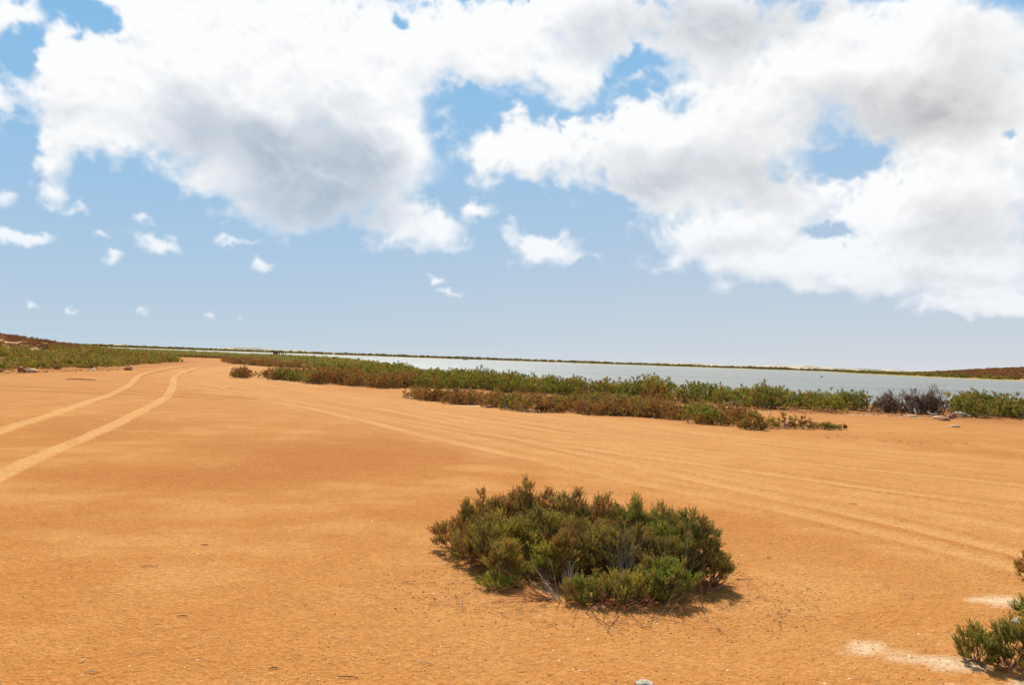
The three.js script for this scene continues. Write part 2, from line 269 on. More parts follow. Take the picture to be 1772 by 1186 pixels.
// two fresh tyre tracks curving away to the left: pressed dust, a ribbon in each
for (const [t, line] of TRACKS.entries()) {
  const r = makeRandom(50 + t), n = line.length, A = 9, pos = [], col = [], uv = [], idx = []; let run = 0;
  for (let i = 0; i < n; i++) {
    const [x, z] = line[i], p = line[Math.max(0, i - 1)], q = line[Math.min(n - 1, i + 1)], tx = q[0] - p[0], tz = q[1] - p[1], l = Math.hypot(tx, tz), sx = -tz / l, sz = tx / l, far = Math.hypot(x, z);
    run += l / 2; const half = 0.145 + 0.02 * noise3(run * 0.8, t, 3) + 0.012 * (r() - 0.5), shift = 0.02 * noise3(run * 0.5, t + 5, 1), bar = Math.sin(run * 42 + 1.2 * noise3(run, 2, t));
    for (let a = 0; a < A; a++) {
      const u = a / (A - 1) * 2 - 1, o = u * half * 1.25 + shift, gx = x + sx * o, gz = z + sz * o, c = landColor(gx, gz), edge = 1 - smooth(0.72, 0.98, Math.abs(u) + 0.12 * (r() - 0.5));
      blend(c, TYRE, edge * clamp01(0.84 + 0.4 * noise3(run * 0.9, u * 2, t) + 0.16 * bar + 0.2 * (r() - 0.5)));
      if (a === 0 || a === A - 1) c.splice(0, 3, ...landColor(gx, gz));
      pos.push(gx, landHeight(gx, gz) + (a === 0 || a === A - 1 ? -0.004 : 0.005 + 0.0025 * bar + 0.004 * r() + 0.012 * Math.exp(-((Math.abs(u) - 0.72) ** 2) / 0.02)) + 0.0005 * Math.max(0, far - 14), gz); col.push(...c); uv.push(gx, gz);
      if (i + 1 < n && a + 1 < A) { const k = i * A + a; idx.push(k, k + 1, k + A, k + 1, k + A + 1, k + A); }
    }
  }
  const g = new THREE.BufferGeometry(); g.setAttribute('position', new THREE.Float32BufferAttribute(pos, 3)); g.setAttribute('color', new THREE.Float32BufferAttribute(col, 3)); g.setAttribute('uv', new THREE.Float32BufferAttribute(uv, 2)); g.setIndex(idx); g.computeVertexNormals();
  const m = setting(new THREE.Mesh(g, sandMaterial), 'tyre_track', t ? 'pale tyre track curving across the sand, the one nearer the camera' : 'pale tyre track curving across the sand, the one nearer the scrubby hill'); m.receiveShadow = true;
}

// ---------------------------------------------------------------- the lake and what lies across it
{
  const size = 512, d = new Uint8Array(size * size * 4), N = [tileNoise(size, 10, 31), tileNoise(size, 28, 32), tileNoise(size, 80, 33)];
  for (let j = 0; j < size; j++) for (let i = 0; i < size; i++) { const v = 0.5 * N[0](i, j) + 0.3 * N[1](i, j) + 0.2 * N[2](i, j), k = (j * size + i) * 4; d[k] = d[k + 1] = d[k + 2] = 255 * v; d[k + 3] = 255; }
  const ripple = new THREE.DataTexture(d, size, size); ripple.wrapS = ripple.wrapT = THREE.RepeatWrapping; ripple.magFilter = THREE.LinearFilter; ripple.needsUpdate = true; ripple.repeat.set(1 / 9, 1 / 5);
  const xs = spaced(-60, 60, 4, 1.12, 1.12, -2600, 2600), zs = spaced(-140, -34, 3, 1.06, 1.2, -2200, -26);
  const silt = (x, z) => { const n = fbm(x * 0.006, 2, z * 0.02, 4), c = [0.098, 0.100, 0.082]; blend(c, [0.145, 0.132, 0.078], smooth(-330, -720, z + 160 * n) * 0.9); blend(c, [0.05, 0.05, 0.044], smooth(0.0, 0.3, fbm(x * 0.006 + 8, 1, z * 0.06, 4)) * 0.85); return c; };
  const water = new THREE.MeshPhysicalMaterial({ vertexColors: true, specularIntensity: 0.42, roughness: 0.3, bumpMap: ripple, bumpScale: 0.10 });
  setting(new THREE.Mesh(sheet(xs, zs, () => -0.35, silt), water), 'water', 'shallow pale green-grey lake with faint wind streaks').receiveShadow = true;
}
const headlandLine = [[420, -300], [300, -345], [216, -350], [206, -390], [212, -440], [230, -520], [250, -620], [285, -720], [330, -900]];
const inland = (() => { const s = Math.sign(lineDistance(headlandLine, 400, -500)[1]); return (x, z) => { const [d, q] = lineDistance(headlandLine, x, z); return Math.sign(q) === s ? d : -d; }; })();
const headlandHeight = (x, z) => { const d = inland(x, z); return -0.9 + smooth(-6, 3, d) * 0.75 + smooth(4, 120, d) * 8.3 * smooth(-800, -470, z) * (1 + 0.15 * noise3(x * 0.02, 1, z * 0.02)) + 0.5 * smooth(8, 30, d) * fbm(x * 0.05, 4, z * 0.05, 3); };
{
  const xs = [], zs = []; for (let x = 190; x <= 520; x += 4) xs.push(x); for (let z = -920; z <= -270; z += 6) zs.push(z);
  const m = setting(new THREE.Mesh(sheet(xs, zs, headlandHeight, (x, z) => { const d = inland(x, z), c = [0.28, 0.135, 0.052]; blend(c, [0.14, 0.055, 0.024], clamp01(0.4 + 1.6 * fbm(x * 0.04, 2, z * 0.04, 4))); blend(c, [0.24, 0.19, 0.07], smooth(18, 9, d)); return c; }), sandMaterial), 'headland', 'low reddish headland across the lake'); m.receiveShadow = m.castShadow = true;
}
const farHeight = (x, z) => -1 + smooth(-885, -905, z + 14 * noise3(x * 0.01, 3, 0)) * 0.9 + smooth(-960, -1150, z) * (0.8 + 1.5 * fbm(x * 0.008, 9, z * 0.008, 3));
{
  const xs = [], zs = []; for (let x = -1300; x <= 1100; x += 14) xs.push(x); for (let z = -1300; z <= -860; z += 12) zs.push(z);
  const m = setting(new THREE.Mesh(sheet(xs, zs, farHeight, (x, z) => { const c = [0.22, 0.19, 0.1]; blend(c, [0.32, 0.26, 0.15], clamp01(0.4 + fbm(x * 0.02, 1, z * 0.02, 3) * 1.6)); return c; }), sandMaterial), 'far_shore', 'low sandy shore across the lake'); m.receiveShadow = true;
}
{
  const xs = [], zs = []; for (let x = -1700; x <= 1600; x += 12) xs.push(x); for (let z = -1720; z <= -1440; z += 14) zs.push(z);
  const crest = (x) => 2.6 + 4.6 * smooth(-0.1, 0.5, fbm(x * 0.006 + 3, 0.5, 2, 4)) + 3.6 * smooth(380, 520, x) * smooth(1150, 640, x) + 1.5 * Math.exp(-(((x - 570) / 40) ** 2));
  const m = setting(new THREE.Mesh(sheet(xs, zs, (x, z) => -1 + (1 + crest(x) * (1 + 0.25 * fbm(x * 0.03, z * 0.03, 4, 3))) * Math.exp(-(((z + 1580) / 70) ** 2)), (x, z) => { const c = [0.36, 0.29, 0.215]; blend(c, [0.15, 0.135, 0.105], smooth(-0.1, 0.2, fbm(x * 0.02, 7, z * 0.03, 3) + 0.1)); return c; }), sandMaterial), 'dunes', 'pale sand dunes on the horizon behind the lake'); m.receiveShadow = true;
}

// ---------------------------------------------------------------- salt-marsh shrubs
const leafMaterial = new THREE.MeshPhysicalMaterial({ vertexColors: true, roughness: 0.85, specularIntensity: 0.25, transmission: 0.38, thickness: 0, side: THREE.DoubleSide });
const woodMaterial = new THREE.MeshStandardMaterial({ vertexColors: true, roughness: 0.9, side: THREE.DoubleSide });
const TINT = {
  olive: [0.270, 0.188, 0.032], dark: [0.180, 0.124, 0.026], green: [0.195, 0.190, 0.020], fresh: [0.215, 0.240, 0.026], yellow: [0.320, 0.240, 0.026], brown: [0.285, 0.132, 0.028], red: [0.250, 0.075, 0.022], rust: [0.290, 0.135, 0.028],
  grey: [0.165, 0.112, 0.076], ash: [0.27, 0.21, 0.16], deep: [0.130, 0.128, 0.018], plum: [0.150, 0.070, 0.042],
};
class Faces {
  constructor() { this.pos = []; this.col = []; this.idx = []; }
  leaf(x, y, z, dx, dy, dz, sx, sy, sz, len, w, c) {                   // a pointed leaf of two faces
    const k = this.pos.length / 3, h = len * 0.45;
    this.pos.push(x, y, z, x + dx * h + sx * w, y + dy * h + sy * w, z + dz * h + sz * w, x + dx * len, y + dy * len, z + dz * len, x + dx * h - sx * w, y + dy * h - sy * w, z + dz * h - sz * w);
    this.col.push(...c, ...c, ...c, ...c); this.idx.push(k, k + 1, k + 2, k, k + 2, k + 3);
  }
  twig(a, b, ra, rb, c) {                                             // a tapered three-sided twig
    const d = V3(b[0] - a[0], b[1] - a[1], b[2] - a[2]).normalize(), s = V3(0.3, 0.2, 1).cross(d).normalize(), t = d.clone().cross(s), k = this.pos.length / 3;
    for (let i = 0; i < 3; i++) { const q = i * 2.094, ux = s.x * Math.cos(q) + t.x * Math.sin(q), uy = s.y * Math.cos(q) + t.y * Math.sin(q), uz = s.z * Math.cos(q) + t.z * Math.sin(q); this.pos.push(a[0] + ux * ra, a[1] + uy * ra, a[2] + uz * ra, b[0] + ux * rb, b[1] + uy * rb, b[2] + uz * rb); this.col.push(...c, ...c); }
    for (let i = 0; i < 3; i++) { const p = k + i * 2, q = k + ((i + 1) % 3) * 2; this.idx.push(p, q, p + 1, q, q + 1, p + 1); }
  }
  mesh(material) {
    const g = new THREE.BufferGeometry(); g.setAttribute('position', new THREE.Float32BufferAttribute(this.pos, 3)); g.setAttribute('color', new THREE.Float32BufferAttribute(this.col, 3)); g.setIndex(this.idx); g.computeVertexNormals();
    const m = new THREE.Mesh(g, material); m.castShadow = m.receiveShadow = true; return m;
  }
}
const jitter = (c, r, a = 0.28) => { const k = 1 + (r() - 0.5) * 2 * a, t = (r() - 0.5) * 0.16; return [c[0] * k * (1 + t), c[1] * k, c[2] * k]; };
// a brush of upright leafy shoots
function tuft(F, r, x, y, z, dx, dy, dz, o, tint) {
  for (let s = 0; s < o.shoots; s++) {
    let ux = dx + (r() - 0.5) * o.spread, uy = dy + (r() - 0.5) * o.spread * 0.6, uz = dz + (r() - 0.5) * o.spread; const l = Math.hypot(ux, uy, uz); ux /= l; uy /= l; uz /= l;
    const len = o.len * (0.55 + 0.6 * r()), bx = x + (r() - 0.5) * o.len * 0.45, bz = z + (r() - 0.5) * o.len * 0.45, sc = jitter(tint, r, 0.32);
    for (let k = 0; k < o.leaves; k++) {
      const t = (0.15 + 0.85 * (k + r()) / o.leaves) * len, a = r() * 6.283, ca = Math.cos(a), sa = Math.sin(a), out = 0.55 + 0.5 * r();
      let ex = ux + ca * out, ey = uy + 0.15 + (r() - 0.5) * 0.5, ez = uz + sa * out; const e = Math.hypot(ex, ey, ez); ex /= e; ey /= e; ez /= e;
      let px = ez * uy - ey * uz + (r() - 0.5) * 0.5, py = ex * uz - ez * ux + (r() - 0.5) * 0.5, pz = ey * ux - ex * uy + (r() - 0.5) * 0.5; const p = Math.hypot(px, py, pz) || 1;
      F.leaf(bx + ux * t, y + uy * t, bz + uz * t, ex, ey, ez, px / p, py / p, pz / p, o.leaf * (0.7 + 0.6 * r()), o.leaf * o.slim, jitter(sc, r, 0.36));
    }
  }
}
// a domed clump: stems fan out of the root and carry tufts over the dome
function clump(F, S, r, m, o) {
  const seed = r() * 50, tints = m.tints.map((t) => TINT[t]);
  for (let k = 0; k < m.tufts; k++) {
    const th = r() * 6.283, sy = Math.pow(r(), 0.8), cy = Math.sqrt(1 - sy * sy), vx = cy * Math.cos(th), vz = cy * Math.sin(th);
    const lump = 1 + (o.lump ?? 0.24) * noise3(vx * 2.3 + seed, sy * 2.3, vz * 2.3), deep = 1 - 0.42 * r() * r();
    const x = m.x + vx * m.rx * lump * deep, z = m.z + vz * m.rz * lump * deep, y = Math.max(0.01, m.h * ((o.skirt ?? 0.16) + (1 - (o.skirt ?? 0.16)) * sy) * lump * deep - o.len * 0.75);
    let dx = vx * 0.5, dy = 0.75 + 0.3 * sy, dz = vz * 0.5; const l = Math.hypot(dx, dy, dz); dx /= l; dy /= l; dz /= l;
    const pick = clamp01(0.5 + 0.9 * noise3(x * 3.1 / m.rx * 0.5 + seed, y * 2, z * 3.1 / m.rz * 0.5) + (r() - 0.5) * 0.5);
    tuft(F, r, x, y, z, dx, dy, dz, o, tints[Math.min(tints.length - 1, Math.floor(pick * tints.length))]);
    if (S && k % o.stemEvery === 0) {
      const root = [m.x + (r() - 0.5) * m.rx * 0.5, -0.02, m.z + (r() - 0.5) * m.rz * 0.5], mid = [mix(root[0], x, 0.6) + (r() - 0.5) * 0.06, y * 0.42, mix(root[2], z, 0.6) + (r() - 0.5) * 0.06], c = jitter(r() < 0.3 ? TINT.ash : r() < 0.5 ? TINT.grey : [0.20, 0.085, 0.04], r, 0.3);
      S.twig(root, mid, o.stem, o.stem * 0.7, c); S.twig(mid, [x + dx * o.len * 0.5, y + dy * o.len * 0.5, z + dz * o.len * 0.5], o.stem * 0.7, o.stem * 0.35, c);
    }
  }
}
// a spray of bare branching twigs from one root
function spray(S, r, root, dir, n, len, rad, tint, spread) {
  for (let i = 0; i < n; i++) {
    let p = root.map((v, k) => v + (k === 1 ? 0 : (r() - 0.5) * (spread > 1.1 ? 0.36 : 0.07))), d = [dir[0] + (r() - 0.5) * spread, dir[1] + (r() - 0.3) * spread * 0.5, dir[2] + (r() - 0.5) * spread]; const L = Math.hypot(...d), l = len * (0.5 + 0.7 * r()), c = jitter(tint, r, 0.3);
    d = d.map((v) => v / L); let w = rad * (0.6 + 0.6 * r());
    for (let k = 0; k < 4; k++) {
      const q = p.map((v, a) => v + d[a] * l / 4 + (r() - 0.5) * l * 0.06); q[1] = Math.max(q[1], 0.006);
      S.twig(p, q, w, w * 0.75, c); w *= 0.75;
      if (k > 0) for (let b = 0; b < 2; b++) { const e = q.map((v, a) => v + (d[a] + (r() - 0.5) * 1.3) * l * 0.2); e[1] = Math.max(e[1], 0.005); S.twig(q, e, w * 0.7, w * 0.3, c); }
      p = q;
    }
  }
}
function shrub(seed, clumps, o, bare) {                                // Group > foliage, stems (and bare twigs)
  const r = makeRandom(seed), g = new THREE.Group(), F = new Faces(), S = new Faces();
  for (const c of clumps) clump(F, S, r, c, o);
  const f = F.mesh(leafMaterial); f.name = 'foliage'; f.userData.kind = 'stuff'; g.add(f);
  if (S.idx.length) { const s = S.mesh(woodMaterial); s.name = 'stems'; s.userData.kind = 'stuff'; g.add(s); }
  if (bare) { const B = new Faces(); for (const b of bare) spray(B, r, ...b); const m = B.mesh(woodMaterial); m.name = 'bare_twigs'; m.userData.kind = 'stuff'; g.add(m); }
  return g;
}

// the large bush in front: a mound of many clumps, each a part
{
  const root = V3(0.65, 0, -6.6), bush = new THREE.Group(); bush.position.copy(root); bush.position.z += 0.13; bush.scale.y = 0.96; bush.position.y = landHeight(root.x, root.z);
  put(bush, 'saltbush', 'large spreading olive green saltbush standing alone on the open sand', 'bush');
  const O = { len: 0.085, shoots: 9, leaves: 15, leaf: 0.017, slim: 0.16, spread: 1.0, stem: 0.0045, stemEvery: 3, skirt: 0.36, lump: 0.34 }, T = (a) => a.split(' ');
  const parts = [                                                     // x, z, half width, half depth, height, tufts, tints
    [-0.42, -7.2, 0.2, 0.2, 0.30, 60, 'brown olive brown'], [-0.2, -7.45, 0.24, 0.24, 0.44, 130, 'dark olive brown'], [0.02, -7.35, 0.26, 0.28, 0.5, 170, 'dark olive brown olive'], [0.2, -7.4, 0.22, 0.22, 0.58, 150, 'dark brown olive brown'],
    [0.5, -7.35, 0.26, 0.28, 0.5, 170, 'olive dark brown'], [0.8, -7.2, 0.25, 0.26, 0.5, 160, 'olive brown dark'], [1.06, -7.0, 0.2, 0.24, 0.53, 150, 'deep dark green'], [1.25, -6.8, 0.2, 0.24, 0.53, 150, 'dark deep olive'], [1.42, -6.5, 0.2, 0.22, 0.54, 170, 'dark olive deep'],
    [0.0, -6.75, 0.32, 0.3, 0.42, 220, 'olive yellow dark olive'], [0.32, -6.85, 0.24, 0.26, 0.45, 150, 'olive dark yellow'], [0.62, -6.6, 0.27, 0.28, 0.43, 190, 'olive dark brown olive'], [0.92, -6.45, 0.27, 0.28, 0.43, 200, 'olive dark olive brown'], [1.2, -6.38, 0.24, 0.24, 0.42, 160, 'dark olive green'],
    [1.12, -5.94, 0.19, 0.16, 0.30, 110, 'green fresh olive'], [0.86, -5.86, 0.17, 0.13, 0.22, 70, 'yellow olive'], [0.58, -5.86, 0.15, 0.12, 0.21, 60, 'yellow olive green'], [0.01, -6.28, 0.13, 0.13, 0.33, 70, 'olive brown yellow'], [0.34, -6.34, 0.16, 0.14, 0.28, 80, 'green yellow'],
    [0.44, -6.3, 0.1, 0.1, 0.40, 50, 'brown olive rust'], [-0.02, -6.1, 0.12, 0.08, 0.13, 36, 'green yellow'], [1.56, -6.36, 0.12, 0.16, 0.3, 60, 'olive brown'], [1.05, -6.3, 0.18, 0.14, 0.3, 80, 'dark olive'], [-0.22, -6.85, 0.2, 0.2, 0.26, 80, 'brown olive'],
  ];
  for (const [i, [x, z, rx, rz, h, n, tints]] of parts.entries()) {
    const F = new Faces(), S = new Faces(), r = makeRandom(400 + i);
    clump(F, S, r, { x: x - root.x, z: z - root.z, rx, rz, h, tufts: Math.round(n * 1.25), tints: T(tints) }, h < 0.22 ? { ...O, skirt: 0.2 } : O);
    const f = F.mesh(leafMaterial), s = S.mesh(woodMaterial); f.name = 'foliage_clump'; s.name = 'stems'; f.userData.kind = s.userData.kind = 'stuff'; bush.add(f); f.add(s);
  }
  const r = makeRandom(77);
  for (const [x, z, dir, n, len, rad, tint, spread] of [
    [0.37, -5.82, [-0.6, 0.45, -0.4], 9, 0.3, 0.0045, [0.34, 0.25, 0.18], 0.8], [0.46, -6.12, [0.05, 1, 0], 9, 0.18, 0.005, [0.45, 0.36, 0.28], 0.6], [0.86, -6.15, [0.1, 1, -0.1], 26, 0.34, 0.0026, TINT.ash, 1.0], [0.6, -5.74, [-0.1, 0.3, 0.35], 16, 0.24, 0.005, [0.30, 0.13, 0.065], 1.2],
    [0.92, -5.72, [0, 0.25, 0.4], 18, 0.24, 0.0045, [0.29, 0.12, 0.06], 1.2], [1.18, -5.76, [0.2, 0.25, 0.4], 12, 0.24, 0.0045, [0.28, 0.12, 0.06], 1.2], [0.3, -5.86, [-0.8, 0.12, 0.1], 10, 0.36, 0.0045, [0.28, 0.12, 0.06], 0.9], [1.42, -6.12, [0.5, 0.3, 0.4], 10, 0.24, 0.004, [0.19, 0.09, 0.05], 1.0], [-0.15, -6.5, [-0.4, 0.3, 0.5], 8, 0.24, 0.004, [0.2, 0.09, 0.05], 1.0], [1.32, -6.2, [0.05, 1, 0.05], 3, 0.4, 0.004, TINT.ash, 0.3],
  ]) { const S = new Faces(); spray(S, r, [x - root.x, 0.01, z - root.z], dir, n, len, rad, tint, spread); const m = S.mesh(woodMaterial); m.name = 'bare_branches'; m.userData.kind = 'stuff'; bush.add(m); }
}
{ // the bush cut by the frame at the lower right, and two sprigs behind it
  const O = { len: 0.07, shoots: 8, leaves: 15, leaf: 0.014, slim: 0.17, spread: 0.9, stem: 0.0035, stemEvery: 3, skirt: 0.28 }, c = (x, z, rx, h, tufts, tints) => ({ x, z, rx, rz: rx, h, tufts, tints: tints.split(' ') });
  const b = shrub(501, [c(-0.36, -0.12, 0.1, 0.22, 56, 'green olive'), c(-0.2, -0.08, 0.11, 0.28, 70, 'green olive deep'), c(0, -0.05, 0.17, 0.35, 140, 'olive green yellow'), c(0.24, 0.05, 0.26, 0.38, 220, 'olive dark yellow green'), c(-0.06, 0.16, 0.16, 0.2, 70, 'olive yellow brown')], O, [[[-0.1, 0.01, 0.12], [-0.8, 0.3, 0.2], 18, 0.24, 0.003, [0.2, 0.1, 0.06], 0.8], [[0.1, 0.01, 0.3], [-0.3, 0.3, 0.4], 14, 0.24, 0.003, [0.19, 0.1, 0.06], 1]]);
  b.position.set(3.1, landHeight(3.1, -4.68), -4.68); put(b, 'saltbush', 'fresh green bush beside the pale crust at the lower right corner', 'bush');
  const s1 = shrub(502, [c(0, 0, 0.1, 0.14, 36, 'deep green')], O); s1.position.set(3.72, landHeight(3.72, -5.85), -5.85); put(s1, 'green_sprig', 'small dark green sprig at the picture edge just behind the corner bush', 'sprig');
  const s2 = shrub(503, [c(0, 0, 0.13, 0.27, 50, 'yellow green rust')], O); s2.position.set(4.3, landHeight(4.3, -6.75), -6.75); put(s2, 'green_sprig', 'yellow green sprig at the picture edge beyond the pale crust', 'sprig');
}

// ---- shrubs of the hedge and the brown belts: a few forms of each kind, then copies
const T = (s) => s.split(' ');
function forms(seed, n, tints, o, shape) {
  return Array.from({ length: n }, (_, i) => {
    const r = makeRandom(seed + i * 17), k = shape.clumps, list = [];
    for (let j = 0; j < k; j++) { const a = j / k * 6.283 + r() * 1.5, d = j ? shape.r * (0.45 + 0.35 * r()) : 0; list.push({ x: Math.cos(a) * d, z: Math.sin(a) * d, rx: shape.r * (0.42 + 0.25 * r()), rz: shape.r * (0.42 + 0.25 * r()), h: shape.h * (j ? 0.6 + 0.38 * r() : 1), tufts: Math.round(shape.tufts * (j ? 0.8 : 1.2)), tints: T(tints[(i + j) % tints.length]) }); }
    const g = shrub(seed + i, list, o, shape.bare?.(r)); g.userData.look = i % tints.length; return g;
  });
}
const MID = { len: 0.15, shoots: 3, leaves: 5, leaf: 0.085, slim: 0.22, spread: 1.0, stem: 0.010, stemEvery: 4 };
const greenForms = forms(1000, 8, ['green deep olive', 'fresh green deep', 'olive green yellow', 'green olive rust'], MID, { clumps: 6, r: 0.85, h: 1.0, tufts: 40 });
const brownForms = forms(2000, 6, ['brown rust olive', 'rust red brown', 'brown olive', 'olive brown rust', 'plum brown rust'], { ...MID, len: 0.12, leaf: 0.065 }, { clumps: 5, r: 0.65, h: 0.6, tufts: 36, bare: (r) => [[[0.1, 0, 0.3], [0.1, 0.4, 0.4], 8, 0.3, 0.006, TINT.ash, 1.4]] });
const thicketForms = forms(1500, 4, ['green olive', 'fresh green olive', 'olive green yellow'], { ...MID, leaf: 0.14, len: 0.2, leaves: 4, stemEvery: 9 }, { clumps: 4, r: 0.9, h: 1.0, tufts: 20 });
const deadForms = forms(3000, 3, ['grey plum', 'plum grey', 'plum grey ash'], { ...MID, leaf: 0.07, slim: 0.2, len: 0.2, shoots: 4 }, { clumps: 5, r: 0.6, h: 1.0, tufts: 50, bare: (r) => [[[0, 0, 0], [0, 1, 0], 50, 0.9, 0.008, TINT.grey, 1.1], [[0, 0, 0.2], [0.1, 0.8, 0.3], 12, 0.5, 0.008, TINT.ash, 1.3]] });
const count = new Map();
function plant(list, x, z, s, r, name, label, category, group, tall = 1) {
  const k = Math.floor(r() * list.length), used = count.get(list[k]) ?? 0, o = used ? list[k].clone() : list[k], look = ['mid green', 'bright green', 'yellowish olive', 'rusty tipped'][list[k].look ??= list[k].userData.look]; count.set(list[k], used + 1); if (typeof label === 'function') label = label(look);
  s *= 1 + 0.38 * noise3(x * 0.33, 5, z * 0.33); o.userData = {}; o.position.set(x, landHeight(x, z, false) - 0.02, z); o.rotation.y = r() * 6.283; o.scale.set(s, s * tall, s); return put(o, name, label, category, group);
}
function belt(front, depth, spacing, seed, each) {                     // staggered rows behind a front line
  const r = makeRandom(seed), L = along(front, 400); let need = 0;
  for (let row = 0; row * spacing * 0.85 < depth(0.5) * 1.6; row++) {
    need = r() * spacing;
    for (let i = 1; i < L.length; i++) {
      const [ax, az] = L[i - 1], [bx, bz] = L[i], d = Math.hypot(bx - ax, bz - az), t = i / L.length; need -= d;
      const back = row * spacing * 0.85 * (1 + t * 0); if (back > depth(t)) { continue; }
      if (need > 0) continue; need = spacing * (0.75 + 0.5 * r());
      let nx = -(bz - az) / d, nz = (bx - ax) / d; if (nz > 0) { nx = -nx; nz = -nz; }
      const rag = row ? 0 : 0.9 * spacing * noise3(bx * 0.5, 3, bz * 0.5), x = bx + nx * (back + rag) + (r() - 0.5) * spacing * 0.7, z = bz + nz * (back + rag) + (r() - 0.5) * spacing * 0.7; if (noise3(x * 0.4 + 7, 1, z * 0.4) > 0.42) continue;
      each(x, z, t, row, r);
    }
  }
}
belt([[26, -31.8], [19.9, -32.6], [17.9, -33.4]], () => 4, 1.25, 31, (x, z, t, row, r) => plant(greenForms, x, z, 0.72 + 0.35 * r(), r, 'shore_shrub', 'green shrub of the hedge between the grey dead shrubs and the edge of view', 'shrub', 'green shore shrubs past the dead ones', 0.95));
belt([[15.2, -34.2], [13, -34], [9.6, -34.6], [6.6, -38.8], [3.1, -39.5], [0.4, -40], [-2.6, -43.6], [-6.6, -52], [-11, -63], [-14.6, -73]], (t) => 3.6 + 3 * t, 1.3, 33, (x, z, t, row, r) => row < 2 && r() < 0.16 ? plant(brownForms, x, z, 1 + 0.3 * r(), r, 'rusty_shrub', 'brown shrub standing inside the long green hedge by the lake', 'shrub', 'brown shrubs in the green hedge', 1.1) : plant(greenForms, x, z, 0.72 + 0.45 * r() * r(), r, 'shore_shrub', (look) => `${look} shrub ${row ? 'deep inside' : 'on the sand side of'} the long hedge by the lake`, 'shrub', 'shrubs of the long shore hedge', 1));
belt([[-15, -74], [-22, -92], [-31, -118], [-48.4, -165]], (t) => 6 + 8 * t, 2.2, 35, (x, z, t, row, r) => plant(thicketForms, x, z, 1.2 + 0.6 * r(), r, 'thicket_shrub', 'low green shrub in the distant thicket where the road bends', 'shrub', 'green shrubs of the distant thicket', 0.55));
belt([[6.1, -23.6], [4.6, -24.8], [2.9, -25.5], [0.5, -26.9], [-0.4, -28.6]], (t) => 1 + 4.5 * smooth(0, 0.5, t), 0.95, 37, (x, z, t, row, r) => r() < 0.24 ? plant(greenForms, x, z, 0.5 + 0.2 * r(), r, 'olive_shrub', 'low olive green shrub mixed into the rusty belt before the hedge', 'shrub', 'olive shrubs of the near belt', 0.95) : plant(brownForms, x, z, 0.7 + 0.4 * r(), r, 'rusty_shrub', 'rusty brown low shrub of the belt in front of the green hedge', 'shrub', 'rusty shrubs of the near belt', 0.95));
belt([[-1.2, -29.2], [-2.7, -30.2], [-4.0, -32.6]], (t) => 3.2 - 1.6 * t, 1.0, 39, (x, z, t, row, r) => plant(brownForms, x, z, 0.65 + 0.3 * r(), r, 'rusty_shrub', 'olive brown low shrub at the far end of the near belt, by pale crust', 'shrub', 'olive brown shrubs at the belt end', 0.95));
belt([[-5.6, -40.6], [-8.4, -43.2], [-12.4, -47], [-16.4, -50.8]], (t) => 5.5 - 3 * t, 1.2, 41, (x, z, t, row, r) => r() < 0.3 ? plant(greenForms, x, z, 0.6 + 0.25 * r(), r, 'olive_shrub', 'olive green shrub mixed into the brown belt at the track bend', 'shrub', 'olive shrubs beside the track bend', 0.95) : plant(brownForms, x, z, 0.95 + 0.45 * r(), r, 'rusty_shrub', 'dark brown shrub of the belt beside the bend of the tracks', 'shrub', 'brown shrubs beside the track bend', 1.1));
belt([[-24, -84], [-31, -96], [-38, -112]], (t) => 5, 2.0, 43, (x, z, t, row, r) => plant(brownForms, x, z, 1.5 + 0.6 * r(), r, 'rusty_shrub', 'far small brown shrub on the far side of the road bend', 'shrub', 'far brown shrubs by the road', 0.7));
